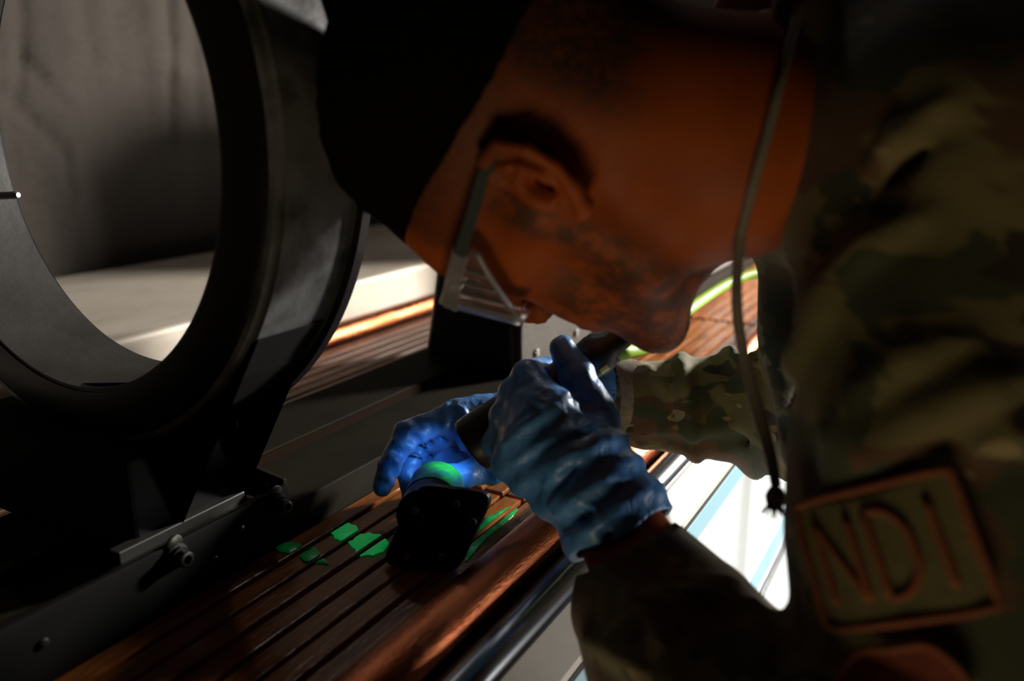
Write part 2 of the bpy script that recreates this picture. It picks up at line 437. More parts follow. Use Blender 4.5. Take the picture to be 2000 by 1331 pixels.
box('center_rail', (X0, .436, -.326), (X1, .512, -.286), M['deck'], bench, .0012)
box('rail_step', (X0, .5125, -.326), (X1, .590, -.276), M['deck'], bench, .0008)
box('step_face', (X0, .5105, -.2858), (X1, .5123, -.2768), M['riser_shade'], bench, label='brown face of the rail step, colour darkened for shade')
v = [(x, y, z) for x in (X0, X1) for y, z in ((.213, -.318), (.211, -.312), (.207, -.3115), (.188, -.331), (.187, -.336), (.2, -.345), (.213, -.345))]
put('front_rim', mesh('front_rim', v, [tuple(range(7)), tuple(range(7, 14))[::-1]] + [(i, 7 + i, 7 + (i + 1) % 7, (i + 1) % 7) for i in range(7)]), M['rim'], bench, 'cream painted sloping rim of the bench')
box('front_seam', (X0, .1864, -.3410), (X1, .199, -.3365), M['seam'], bench)
box('front_panel', (X0, .187, -.575), (X1, .2, -.3395), M['panel'], bench, .002, label='glossy white front panel')
box('trim_strip', (X0, .1855, -.364), (X1, .19, -.3405), M['bluestrip'], bench, .0008, label='pale blue strip along the top of the panel')
box('trim_strip', (X0, .1855, -.573), (X1, .19, -.532), M['bluestrip'], bench, .0008, label='pale blue strip along the foot of the panel')
box('lower_panel', (X0, .190, -.82), (X1, .2, -.581), M['panel'], bench, .002)
box('panel_rib', (X0, .183, -.597), (X1, .195, -.587), M['chrome'], bench, .001)
box('cabinet', (X0, .2, -1.18), (X1, .85, -.346), M['gap'], bench)
box('plinth', (X0, .22, -1.2), (X1, .84, -1.18), M['seam'], bench)
box('back_ledge', (X0, .852, -1.2), (X1, 1.30, -.244), M['ledge'], bench, .006, label='worn grey metal ledge along the back of the bench')

# contact head on the rail
ch = empty('contact_head', (.9, .51, -.276), 'black tapered block standing on the rail behind the safety glasses', 'contact head')
v = [(.79, .446, -.2855), (.79, .575, -.2755), (.79, .545, -.11), (.79, .455, -.11), (1.0, .446, -.2855), (1.0, .575, -.2755), (1.0, .545, -.11), (1.0, .455, -.11)]
bevel(put('housing', mesh('housing', v, [(0, 3, 2, 1), (4, 5, 6, 7), (0, 1, 5, 4), (1, 2, 6, 5), (2, 3, 7, 6), (3, 0, 4, 7)]), M['black'], ch), .008, 3)
box('side_plate', (.795, .440, -.283), (.99, .4505, -.14), M['brownplate'], ch, .002, label='worn brownish metal side plate')
for k in range(2): lathe('bolt', (.83 + .11 * k, .440, -.265), (0, -1, 0), [(0, .005), (.003, .005), (.0035, .004)], M['bolt'], ch, 12)

# ================================================================== COIL
RX, RXF, RYC, RZC, RI, RO = .33, .40, .548, -.0095, .1747, .2160
coil = empty('magnetizing_coil', (RX, RYC, -.286), 'large round black magnetizing coil on a roller carriage', 'coil')
lathe('outer_band', (RX, RYC, RZC), (1, 0, 0), [(.005, RO - .0035), (.005, RO), (.067, RO), (.067, RO - .0035)], M['band'], coil, 160, closed=True, label='worn bare steel outer band')
lathe('side_plate', (RX, RYC, RZC), (1, 0, 0), [(-.002, RI), (-.002, RO - .014), (0, RO - .010), (.0045, RO - .0075), (.0049, RI)], M['black'], coil, 160, closed=True)
lathe('edge_ring', (RX, RYC, RZC), (1, 0, 0), [(.0005, RO - .0085), (.0005, RO - .0045), (.005, RO - .003), (.005, RO - .009)], M['band'], coil, 160, closed=True)
lathe('side_plate', (RX, RYC, RZC), (1, 0, 0), [(.066, RI), (.066, RO + .005), (.074, RO + .005), (.074, RI)], M['black'], coil, 160, closed=True)
lathe('liner', (RX, RYC, RZC), (1, 0, 0), [(-.001, RI), (-.001, RI - .003), (.071, RI - .003), (.071, RI)], M['liner'], coil, 160, closed=True, label='dark grey inner liner')
pb = P(-6, 383, .655)
lathe('pin', pb, RIGHT * .92 - UP * .02 - FWD * .3, [(-.02, .003), (.021, .003), (.0215, .002), (.0225, .002)], M['bolt'], coil, 16, label='small steel pin inside the ring')
# support saddle under the ring
a0 = -RZC
pts = []
for k in range(13):
    th = math.radians(-148 + k * (116 / 12))
    pts.append((RYC + (RO + .001) * math.cos(th), RZC + (RO + .001) * math.sin(th)))
poly = pts + [(.455, -.272), (RYC + .13, -.272)]
nn = len(poly); v = [(.335, y, z) for y, z in poly] + [(.392, y, z) for y, z in poly]
f = [tuple(range(nn))[::-1], tuple(range(nn, 2 * nn))] + [(i, (i + 1) % nn, nn + (i + 1) % nn, nn + i) for i in range(nn)]
put('saddle', mesh('saddle', v, f), M['matte'], coil)
box('base_block', (.302, .458, -.285), (.389, .66, -.212), M['matte'], coil, .003)
box('mount_plate', (.392, .458, -.284), (.398, .50, -.212), M['black'], coil, .002)
for zz in (-.196, -.210): box('clamp_bar', (.384, .447, zz - .004), (.400, .462, zz + .004), M['bolt'], coil, .0015)
def onx(px, py, X):
    d_ = P(px, py, 1.0); return d_ * (X / d_[0])
# carriage side plate, bracket and rollers
box('carriage_plate', (.12, .431, -.306), (.4135, .4355, -.2655), M['matte'], coil, .0008)
box('guide_bar', (.20, .4365, -.2845), (.405, .452, -.274), M['black'], coil, .0008)
box('guide_bar', (.285, .452, -.2845), (.39, .462, -.266), M['bolt'], coil, .001)
v = [(.413, .4355, -.2845), (.413, .4355, -.2625), (.413, .50, -.255), (.413, .505, -.24), (.413, .52, -.24), (.413, .52, -.2845)]
v = v + [(x + .004, y, z) for x, y, z in v]; nn = 6
bevel(put('end_bracket', mesh('end_bracket', v, [tuple(range(nn))[::-1], tuple(range(nn, 2 * nn))] + [(i, (i + 1) % nn, nn + (i + 1) % nn, nn + i) for i in range(nn)]), M['deck'], coil), .0006)
def roller(x, z):
    r = lathe('roller', (x, .4315, z), (0, -1, 0), [(0, .0085), (.003, .0085), (.0035, .007), (.006, .0068), (.0062, .0055)], M['black'], coil, 28)
    lathe('roller_axle', (x, .4255, z), (0, -1, 0), [(0, .0052), (.006, .0052), (.0065, .0042), (.0065, .0030), (.003, .0028)], M['dimsteel'], r, 24)
    lathe('washer', (x, .4312, z + .0085), (0, -1, 0), [(0, .006), (.0015, .006), (.002, .005)], M['dimsteel'], r, 24)
roller(.400, -.2755); roller(.3105, -.2745)
for (x, z) in ((.365, -.28), (.34, -.292), (.22, -.285)):
    lathe('bolt', (x, .4312, z), (0, -1, 0), [(0, .003), (.0015, .003), (.002, .0022)], M['dimsteel'], coil, 10)
for (y, z) in ((.452, -.27), (.495, -.25), (.495, -.275)):
    lathe('bolt', (.413, y, z), (-1, 0, 0), [(0, .0022), (.0012, .0022), (.0016, .0016)], M['bolt'], coil, 10)

# ================================================================== HEAD
HO = P(1098, 270, .455)
ray = unit(HO); cr = unit(RIGHT - ray * (RIGHT @ ray)); cu = np.cross(cr, ray); cu = cu if cu @ UP > 0 else -cu
ci_ = unit(cr * -.883 + cu * .4716); ni_ = unit(cr * -.4716 - cu * .883)
TH = math.radians(27)
HU = math.cos(TH) * ni_ + math.sin(TH) * ray
HV = ci_
HW = -math.cos(TH) * ray + math.sin(TH) * ni_
HR = np.stack([HU, HV, HW])                       # world -> head axes (mm)
def H(u, v, w): return HO + (HU * u + HV * v + HW * w) * .001
def loc(p): return ((p - HO) @ HR.T) * 1000.0
def head_sdf(q):                                  # q in millimetres, head axes
    m_ = q.copy(); m_[:, 2] = np.abs(m_[:, 2])
    d = el(q, (0, 45, 0), (97, 84, 76))
    d = su(d, el(q, (60, 30, 0), (38, 34, 56)), 22)
    d = su(d, el(q, (48, -25, 0), (46, 62, 54)), 22)
    d = su(d, rc(m_, (84, 25, 16), (76, 23, 44), 12, 10), 12)
    d = su(d, rc(m_, (60, -12, 44), (16, -4, 60), 15, 12), 16)
    d = su(d, el(q, (64, -60, 0), (37, 34, 34)), 18)
    d = su(d, rc(m_, (76, -104, 0), (70, -103, 14), 17, 16), 16)
    d = su(d, rc(m_, (64, -102, 20), (12, -68, 45), 15, 18), 16)
    d = su(d, rc(m_, (12, -64, 44), (4, -8, 56), 18, 18), 18)
    d = su(d, el(m_, (46, -52, 26), (32, 36, 26)), 18)
    d = su(d, el(q, (25, -62, 0), (50, 38, 40)), 16)
    d = su(d, el(q, (44, -86, 0), (42, 25, 34)), 16)
    d = ss(d, el(m_, (102, -4, 31), (20, 12, 17)), 12)
    d = su(d, el(m_, (80, -4, 32), (14, 12, 15)), 4)
    nose = rc(q, (92, 18, 0), (112, -30, 0), 7, 10)
    nose = su(nose, el(q, (115, -34, 0), (12, 10, 11)), 6)
    nose = su(nose, el(m_, (106, -39, 12), (10, 8, 7)), 6)
    nose = ss(nose, el(m_, (110, -46, 7), (6, 5, 4)), 3)
    d = su(d, nose, 8)
    lips = su(rc(m_, (99, -64, 0), (91, -66, 22), 6.5, 3), rc(m_, (98, -75, 0), (90, -73, 20), 7.5, 3), 2.5)
    d = su(d, lips, 4)
    # ear (left and right)
    e = el(m_, (-14, 0, 66), (13, 20, 7))
    d = su(d, e, 7)
    return d
def ear(q):
    q = (q - EARC * np.sign(q[:, 2:3]) ** np.array([0, 0, 1])) / .80 + EARC * np.sign(q[:, 2:3]) ** np.array([0, 0, 1])
    """helix, antihelix, tragus and lobe of one ear; w axis outward"""
    m_ = q.copy(); m_[:, 2] = np.abs(m_[:, 2])
    hx = [(-2, 8, 74), (-1, 24, 79), (-12, 34, 84), (-27, 30, 87), (-34, 14, 88), (-32, -4, 86), (-24, -20, 82)]
    d = chain(m_, hx, [3.5, 4, 4.2, 4.4, 4.2, 4, 4], 2)
    d = su(d, chain(m_, [(-24, -18, 82), (-15, -30, 80), (-9, -31, 79)], [5, 6.0, 5.0], 3), 4)
    d = su(d, el(m_, (-18, 6, 79), (15, 27, 5)), 4)
    d = su(d, chain(m_, [(-12, 24, 82), (-20, 13, 84), (-23, -2, 84), (-17, -15, 81)], [3.0, 3.6, 3.6, 3], 2), 2.5)
    d = su(d, rc(m_, (-12, 24, 82), (-20, 13, 84), 3, 3.4), 2)
    d = su(d, rc(m_, (-20, 12, 84), (-9, 11, 81), 3, 2.6), 2)
    d = ss(d, el(m_, (-11, -4, 86), (9, 12, 12)), 2.5)
    d = ss(d, chain(m_, [(-6, 25, 86), (-8, 16, 86), (-17, 16, 88)], [3.0, 3.4, 3.0]), 1.5)
    d = ss(d, chain(m_, [(-26, 20, 91), (-28, 8, 91), (-26, -8, 89)], [3.0, 3.2, 2.8]), 2)
    d = su(d, el(m_, (-2, -5, 77), (5, 8, 6)), 4)
    d = su(d, rc(m_, (-2, 4, 74), (-3, -12, 74), 6, 6), 6)
    return d

EARC = np.array([-16., 2., 78.])
NB = P(1565, 222, .478)                            # neck base (C7 level, inside the collar)
def body_core(p):
    q = loc(p)
    near = (np.abs(q).max(1) < 190)
    d = np.full(len(p), .3)
    if near.any(): d[near] = head_sdf(q[near]) * .001
    far = ~near
    d[far] = np.linalg.norm(q[far], axis=1) * .001 - .15
    nk = chain(p, [H(-34, -28, 0), H(-42, -75, 0), NB], [.057, .058, .062], .02)
    d = su(d, nk, .02)
    d = su(d, rc(p, H(26, -70, 0), P(1480, 320, .465), .030, .030), .02)
    return d
def side(a): return [np.asarray(x, float) for x in a]
SH_L, EL_L, WR_L = side([P(1870, 330, .385), P(1570, 1640, .35), P(1222, 1056, .50)])
SH_R, EL_R, WR_R = side([(.72, .01, -.05), (.752, .03, -.255), P(1165, 775, .70)])
SPINE = side([NB, (.53, -.14, -.035), (.54, -.32, -.06), (.54, -.46, -.10)])
PEL = np.array([.54, -.52, -.14])
def arms(p, s=0.0):
    d = chain(p, [SH_L, P(1845, 700, .375), P(1825, 1060, .37), P(1840, 1330, .36), EL_L, WR_L], [.052 + s, .050 + s, .047 + s, .045 + s, .043 + s, .028 + s])
    d = np.minimum(d, chain(p, [SH_R, EL_R, WR_R], [.046 + s, .036 + s, .026 + s]))
    return d
def torso(p, s=0.0):
    d = chain(p, SPINE + [PEL], [.046 + s, .100 + s, .11 + s, .105 + s, .11 + s], .03)
    d = su(d, rc(p, SH_L + (0.02, 0, 0), SPINE[1] + (-.06, 0, 0), .055 + s, .09 + s), .05)
    d = su(d, rc(p, SH_R, SPINE[1] + (.06, 0, 0), .055 + s, .09 + s), .05)
    return d

# ---- hands: fingers of the near (left) hand around the torch, of the far (right) hand around the part
TA, TB = P(948, 852, .580), P(1150, 704, .572)      # torch axis, beam end -> tail
HL = dict(
    palm=[(P(1205, 1000, .505), P(1075, 800, .528), .021, .016), (P(1190, 1010, .505), P(1045, 840, .524), .021, .016), (P(1175, 1015, .505), P(1020, 872, .524), .020, .015), (P(1165, 1020, .507), P(1003, 905, .53), .018, .0145),
          (P(1205, 980, .512), P(1160, 860, .535), .019, .015)],
    fingers=[[P(1075, 795, .528), P(1030, 735, .552), P(1062, 722, .590), P(1105, 770, .600)],
             [P(1045, 835, .525), P(1005, 770, .553), P(1020, 760, .596), P(1075, 808, .604)],
             [P(1020, 870, .525), P(988, 815, .553), P(995, 800, .598), P(1050, 840, .606)],
             [P(1003, 903, .530), P(975, 862, .555), P(978, 845, .592), P(1030, 870, .602)]],
    frad=[[.0125, .0115, .010, .0085]] * 3 + [[.0115, .0105, .009, .0078]],
    thumb=([P(1192, 930, .520), P(1168, 815, .538), P(1130, 735, .548), P(1098, 680, .556)], [.0165, .0135, .0120, .0095]),
    wrist=[P(1150, 925, .512), P(1210, 1025, .498), WR_L])
HRr = dict(
    palm=[(P(1090, 800, .70), P(895, 812, .672), .020, .015), (P(1090, 815, .705), P(915, 830, .695), .020, .015), (P(1085, 850, .695), P(940, 860, .70), .020, .015), (P(1060, 870, .685), P(960, 900, .69), .018, .015),
          (P(1040, 850, .675), P(920, 850, .668), .018, .016)],
    fingers=[[P(893, 815, .668), P(795, 845, .655), P(762, 905, .648), P(745, 952, .648)],
             [P(905, 835, .690), P(818, 868, .692), P(795, 925, .682), P(800, 975, .674)],
             [P(925, 860, .705), P(858, 880, .712), P(840, 930, .705), P(848, 965, .695)],
             [P(945, 890, .705), P(890, 905, .715), P(876, 940, .710), P(880, 965, .70)]],
    frad=[[.0125, .0115, .0100, .0085]] * 3 + [[.011, .0105, .009, .008]],
    thumb=([P(1030, 875, .675), P(955, 915, .660), P(908, 928, .648), P(880, 925, .642)], [.0170, .0135, .0115, .0095]),
    wrist=[P(1040, 830, .69), P(1120, 795, .70), WR_R])
def hand(p, D, s=0.0, k=.006):
    d = None
    for a, b, ra, rb in D['palm']:
        e = rc(p, a, b, ra + s, rb + s); d = e if d is None else su(d, e, .010)
    for pts, rr in zip(D['fingers'], D['frad']):
        d = su(d, chain(p, pts, [x + s for x in rr], .003), k)
    d = su(d, chain(p, D['thumb'][0], [x + s for x in D['thumb'][1]], .003), .008)
    d = su(d, chain(p, D['wrist'], [.026 + s, .026 + s, .029 + s], .004), .012)
    return d
def body_sdf(p):
    d = body_core(p)
    t = torso(p); d = su(d, t, .015)
    a = arms(p); d = su(d, a, .03)
    for D, c in ((HL, P(1080, 860, .54)), (HRr, P(930, 870, .68))):
        nr = np.linalg.norm(p - c, axis=1) < .17
        if nr.any(): d[nr] = np.minimum(d[nr], hand(p[nr], D, -.0078))
    return d

person = None
def build_body():
    global person
    lo = np.array([.20, -.66, -.36]); hi = np.array([.92, .47, .20])
    v, f = sdfmesh(body_sdf, lo, hi, .0034)
    # the ears need a finer grid; grown on the same mesh
    def ear_w(sg):
        def g(p):
            q = loc(p); d = ear(q); return np.where(q[:, 2] * sg > 0, d, 50.0) * .001
        c = H(-18, 3, 82 * sg)
        return sdfmesh(g, c - .05, c + .05, .0011)
    vs, fs = [v], [f]; nn = len(v)
    for sg in (1, -1):
        ve, fe = ear_w(sg); vs.append(ve); fs.append(fe + nn); nn += len(ve)
    v = np.concatenate(vs); f = np.concatenate(fs)
    me = npmesh('person', v, f)
    q = loc(v); u_, v_, w_ = q[:, 0], q[:, 1], np.abs(q[:, 2])
    sm = lambda x, a, b: np.clip((x - a) / (b - a), 0, 1) ** 2 * (3 - 2 * np.clip((x - a) / (b - a), 0, 1))
    st = sm(-v_, 18, 52) * sm(u_, -8, 8) * sm(-v_, -10, 30) * (q[:, 1] > -125)
    st = np.maximum(st * (1 - .55 * sm(-v_, 40, 60) * sm(u_, 60, 80) * (1 - sm(-v_, 80, 90))), sm(u_, -4, 3) * (1 - sm(u_, 12, 24)) * sm(w_, 45, 58) * sm(-v_, -40, -5) * (v_ > -70))
    hl = 62 + 10 * np.cos(u_ / 40.)                # hair line
    fd = sm(v_, -12, 62) ** .8 * (1 - sm(u_, 52, 72)) * .9; fd = np.maximum(fd, sm(v_, 50, 66))
    fd = fd * (q[:, 0] < 92); fd = np.maximum(fd, sm(-u_, 30, 60) * sm(v_, -45, 0))
    lp = np.exp(-(((u_ - 96) / 9) ** 2 + ((v_ + 70) / 9) ** 2)) * (w_ < 24)
    for nm, arr in (('stubble', st), ('fade', fd * .97), ('lip', np.clip(lp * 1.2, 0, 1))):
        a = me.attributes.new(nm, 'FLOAT', 'POINT'); a.data.foreach_set('value', arr.astype(np.float32))
    person = put('person', me, M['skin'], None, None)
    tag(person, 'person in camouflage uniform, blue gloves and clear glasses leaning over the bench with a torch', 'person')
build_body()
for s in (1, -1):
    e = lathe('eye', H(70, -4, 32 * s), HU, [(-.0115 * math.cos(t) + .0115, .0115 * math.sin(t)) for t in np.linspace(0.001, math.pi - .001, 14)], M['eye'], person, 20, sharp=False)
    lathe('iris', H(92.2, -4, 32 * s), HU, [(0, .0052), (.0009, .0042), (.0011, 0.0001)], M['iris'], e, 20)

# ---- hair
def hair_sdf(p):
    q = loc(p); d = el(q, (0, 45, 0), (97, 84, 76))
    d = su(d, el(q, (60, 30, 0), (38, 34, 56)), 22)
    v_, u_, w_ = q[:, 1], q[:, 0], np.abs(q[:, 2])
    edge = 66 - 10 * np.clip((40 - u_) / 80, 0, 1)     # hair line height, lower to the back
    th = 8.5 * np.clip((v_ - edge) / 34, -1.2, 1)
    th = np.where(v_ < edge, th * .4, th) + 1.5
    d = d - th
    am = np.clip((v_ - edge) / 14, .12, 1)
    d = d + am * (1.4 * wob(q, .45, 3, 6) + .9 * wob(q, 1.1, 11, 5))
    return d * .001
v, f = sdfmesh(hair_sdf, HO - .19, HO + .19, .0026, 1.6)
put('hair', npmesh('hair', v, f), M['hair'], person)

# ================================================================== UNIFORM
ncx = unit(RIGHT * .93 - UP * .24 + FWD * .12)
def path_ridge(p, pts, r, k_):
    return chain(p, pts, r if hasattr(r, '__len__') else [r] * len(pts))
def jacket_base(p):
    d = chain(p, SPINE + [PEL], [.085, .128, .125, .122, .12], .03)
    d = su(d, rc(p, SH_L + (.02, 0, 0), SPINE[1] + (-.06, 0, 0), .066, .10), .05)
    d = su(d, rc(p, SH_R, SPINE[1] + (.06, 0, 0), .066, .10), .05)
    d = su(d, chain(p, [P(1600, 470, .53), P(1620, 640, .53), P(1605, 870, .53)], [.040, .046, .026]), .03)
    d = su(d, chain(p, [P(1650, 560, .60), P(1612, 700, .62), P(1606, 845, .62)], [.055, .050, .040]), .03)  # hidden chest lobe, added to block lamp light from the slats
    d = su(d, chain(p, [SH_L, P(1845, 700, .375), P(1830, 1060, .37), P(1850, 1330, .36), EL_L], [.066, .066, .066, .062, .060]), .04)
    d = su(d, chain(p, [EL_L, EL_L * .4 + WR_L * .6, EL_L * .12 + WR_L * .88], [.060, .045, .035]), .02)
    d = su(d, chain(p, [EL_L, P(1340, 1380, .43), P(1205, 1200, .47)], [.058, .044, .026]), .02)
    d = su(d, chain(p, [SH_R, EL_R, EL_R * .4 + WR_R * .6, P(1225, 785, .70)], [.068, .062, .047, .036]), .04)
    return d
# modelled creases: chains laid on the cloth, found by walking inward from outside
def onjacket(px, py, off=0.0):
    q = trace(jacket_base, (0, 0, 0), unit(P(px, py, 1)), 1.2)
    return None if q is None else q - unit(q) * (off - .001)
def ridge_of(pix):
    out = []
    for (x, y) in pix:
        q = onjacket(x, y)
        if q is not None: out.append(q)
    return out
FOLDS = []
for pix, r in (([(1620, 960), (1650, 860), (1700, 760), (1780, 700), (1880, 660)], .0085),
               ([(1650, 950), (1700, 880), (1800, 810), (1920, 760), (1990, 730)], .0085),
               ([(1560, 620), (1620, 560), (1700, 480), (1800, 420)], .008),
               ([(1530, 800), (1560, 700), (1620, 600), (1660, 520)], .007),
               ([(1900, 880), (1960, 850), (2000, 840)], .004),
               ([(1700, 330), (1760, 260), (1840, 200)], .006)):
    q = ridge_of(pix)
    if len(q) > 1: FOLDS.append((q, r))
for pix, r in (([(1190, 1230), (1260, 1180), (1360, 1170), (1440, 1190)], .006),
               ([(1150, 1250), (1230, 1290), (1290, 1330)], .006),
               ([(1230, 1150), (1290, 1230), (1320, 1320)], .005),
               ([(1340, 1130), (1420, 1150), (1470, 1210), (1500, 1290)], .007)):
    q = ridge_of(pix)
    if len(q) > 1: FOLDS.append((q, r))
for pix, r in (([(1236, 702), (1262, 716), (1292, 748), (1305, 775)], .0055), ([(1300, 690), (1322, 712), (1338, 760), (1345, 800)], .006), ([(1345, 680), (1385, 715), (1420, 770), (1450, 820)], .006),
               ([(1400, 668), (1432, 700), (1468, 760)], .006), ([(1240, 840), (1320, 838), (1400, 836), (1460, 826)], .003)):
    q = ridge_of(pix)
    if len(q) > 1: FOLDS.append((q, r))
ax_R = unit(EL_R - WR_R)
def jacket_sdf(p):
    d = jacket_base(p)
    nr = np.abs(d) < .03
    if nr.any():
        pn = p[nr]; e = d[nr]
        for q, r in FOLDS: e = su(e, chain(pn, q, [r * .25] + [r] * (len(q) - 2) + [r * .25]), .009)
        # far sleeve: deep rings of gathered cloth
        t = (pn - WR_R) @ ax_R; rr = np.linalg.norm(pn - WR_R - t[:, None] * ax_R, axis=1)
        wR = np.clip((t - .028) / .02, 0, 1) * (rr < .085)
        ph = t * 118 + 3.4 * wob(pn, 22, 2, 3) + (pn[:, 2] * 30)
        e = e - wR * (.0125 * np.clip(np.sin(ph), 0, 1) ** 1.3 * (.55 + .45 * wob(pn, 40, 8, 3)) - .0015)
        for q, r in FOLDS:
            e = ss(e, chain(pn, [x + np.array([.004, -.004, -.015]) for x in q], [r * .1] + [r * .45] * (len(q) - 2) + [r * .1]), .012)
        # near forearm cloth and the rest: soft long wrinkles
        e = e + .0022 * wob(pn, 55, 4, 4) + .0009 * wob(pn, 130, 9, 4)
        d[nr] = e
    # openings: neck and wrists
    nk = rc(p, NB - ncx * .09, NB + ncx * .016, .070, .070)
    d = ss(d, nk, .006)
    d = ss(d, rc(p, P(1140, 970, .49), P(1238, 1085, .482), .034, .030), .004)
    d = ss(d, rc(p, P(1150, 775, .70), P(1215, 782, .70), .030, .028), .004)
    # standing collar
    tt = (p - NB) @ ncx; rad = np.linalg.norm(p - NB - tt[:, None] * ncx, axis=1)
    col = np.maximum(np.abs(rad - (.0785 + .10 * tt)) - .0042, np.abs(tt + .024) - .032) + .0014 * wob(p, 60, 6, 3)
    d = su(d, col, .008)
    return d
v, f = sdfmesh(jacket_sdf, (.20, -.66, -.40), (.95, .30, .17), .0036, 1.5)
jacket = put('jacket', npmesh('jacket', v, f), M['camo'], person, 'camouflage uniform jacket with gathered sleeves')
# trousers, black belt line and boots carry the figure to the floor
def trouser_sdf(p):
    d = chain(p, [PEL, PEL + (0, -.03, -.08)], [.135, .14])
    for s in (-1, 1):
        d = su(d, chain(p, [PEL + (s * .09, -.03, -.06), (.54 + s * .11, -.36, -.60), (.54 + s * .12, -.42, -1.12)], [.10, .075, .06]), .04)
    d = d + .004 * wob(p, 30, 1, 4)
    return d
v, f = sdfmesh(trouser_sdf, (.24, -.85, -1.2), (.84, -.15, .05), .009)
put('trousers', npmesh('trousers', v, f), M['trouser'], person)
for s in (-1, 1):
    def boot(p, s=s):
        x = .54 + s * .12
        d = su(rc(p, (x, -.42, -1.06), (x, -.42, -1.15), .055, .05), rc(p, (x, -.42, -1.155), (x + s * .02, -.25, -1.165), .044, .038), .03)
        return np.maximum(d, -1.1995 - p[:, 2])
    v, f = sdfmesh(boot, (.25, -.52, -1.22), (.85, -.18, -.98), .008)
    put('boot', npmesh('boot', v, f), M['rubber'], person)
# cuffs of the far sleeve
cf = P(1212, 784, .70); cax = unit(P(1260, 787, .705) - cf)
lathe('sleeve_cuff', cf - cax * .012, cax, [(0, .0305), (0, .0335), (.004, .035), (.022, .0365), (.024, .0345), (.004, .0325)], M['cuff'], jacket, 40, closed=True, label='tan cuff of the far sleeve')

# drawstring / cord hanging from the collar
def skin_jacket(p): return np.minimum(jacket_sdf(p), body_core(p))
def oncloth(px, py, off=.003):
    q = trace(skin_jacket, (0, 0, 0), unit(P(px, py, 1)), 1.0)
    return q - unit(q) * off
dsp = [oncloth(1560, 10), oncloth(1545, 80), oncloth(1522, 170), oncloth(1500, 260), oncloth(1474, 350), P(1446, 470, .395), P(1439, 590, .40), P(1452, 690, .415), P(1478, 790, .42), P(1505, 890, .42), P(1516, 950, .42)]
ds = tube('drawstring', dsp, [.0022, .0022, .0022, .0024, .0024, .0024, .0028, .0028, .0034, .0030, .0026], M['cord'], jacket, 12, 10)
lathe('knot', P(1516, 950, .42), (0.1, 0, -1), [(0, .0005), (.002, .0036), (.006, .0052), (.010, .0045), (.013, .0030)], M['cord'], person, 16, sharp=False)
for k in range(16):
    th = k * 2.4; r = .0035
    a = P(1512, 975, .42); b = a + np.array([math.cos(th) * r * 1.6, math.sin(th) * r * 1.6, -.006 - .003 * random.random()])
    if k == 0: fr_v, fr_f = [], []
    i0 = len(fr_v); _, e1, e2 = frame(b - a)
    for pt, rad in ((a, .0011), (b, .0004)):
        for q in range(4): fr_v.append(pt + rad * (e1 * math.cos(q * 1.571) + e2 * math.sin(q * 1.571)))
    fr_f += [(i0 + q, i0 + (q + 1) % 4, i0 + 4 + (q + 1) % 4, i0 + 4 + q) for q in range(4)]
o = put('frayed_end', mesh('frayed_end', fr_v, fr_f), M['cord'], person); o['kind'] = 'stuff'

# sleeve patches: cloth grids laid on the sleeve
def patch_frame(cx, cy, rx, ry, ux, uy):
    c = trace(jacket_sdf, (0, 0, 0), unit(P(cx, cy, 1)), 1.2)
    dd = c @ FWD
    n_ = -unit(c) * .75 + grad(jacket_base, c, .012) * .55; n_ = unit(n_)
    e1 = P(cx + rx, cy + ry, dd) - c; e1 = unit(e1 - n_ * (e1 @ n_))
    e2 = np.cross(n_, e1)
    if e2 @ UP < 0: e2 = -e2
    return c, n_, e1, e2
def lay(c, n_, e1, e2, s, t, off):
    o_ = c + e1 * s + e2 * t + n_ * .06
    q = trace(lambda p: jacket_smooth(p), o_, -n_, .14)
    if q is None: q = c + e1 * s + e2 * t
    return q + n_ * off
def jacket_smooth(p): return jacket_base(p) - .0035
def cloth_patch(name, fr, hw, hh, rad, mt, th=.0022, off=.0, parent=None, label=None, nn=22):
    v = []; f = []
    g = np.linspace(-1, 1, nn)
    for lay_i, o_ in enumerate((off, off + th)):
        for a in g:
            for b in g:
                s, t = a * hw, b * hh
                # rounded corners: squircle remap
                dx = max(abs(s) - (hw - rad), 0); dy = max(abs(t) - (hh - rad), 0)
                L = math.hypot(dx, dy)
                if L > rad: s = math.copysign(hw - rad + dx * rad / L, s); t = math.copysign(hh - rad + dy * rad / L, t)
                v.append(lay(*fr, s, t, o_))
    for L in (0, 1):
        for i in range(nn - 1):
            for j in range(nn - 1):
                k = L * nn * nn + i * nn + j; q = (k, k + nn, k + nn + 1, k + 1)
                f.append(q if L else q[::-1])
    bd = [i * nn for i in range(nn)] + [(nn - 1) * nn + j for j in range(1, nn)] + [i * nn + nn - 1 for i in range(nn - 2, -1, -1)] + [j for j in range(nn - 2, 0, -1)]
    for i in range(len(bd)):
        a, b = bd[i], bd[(i + 1) % len(bd)]
        f.append((a, a + nn * nn, b + nn * nn, b))
    return put(name, mesh(name, v, f), mt, parent, label, True)
def stroke(name, fr, pts, r, mt, parent, off=.0024):
    return tube(name, [lay(*fr, s, t, off) for s, t in pts], r, mt, parent, 10, 4)
FR1 = patch_frame(1732, 1080, 100, -20, 0, 0)
hw, hh = .0318, .0255
pt = cloth_patch('sleeve_patch', FR1, hw, hh, .006, M['patch'], parent=person, label='olive sleeve patch with rust lettering NDI')
bo = [(-hw + .004, -hh), (0, -hh), (hw - .004, -hh), (hw, -hh + .004), (hw, 0), (hw, hh - .004), (hw - .004, hh), (0, hh), (-hw + .004, hh), (-hw, hh - .004), (-hw, 0), (-hw, -hh + .004), (-hw + .004, -hh)]
stroke('border', FR1, bo, .0019, M['thread'], pt)
lw = .0019
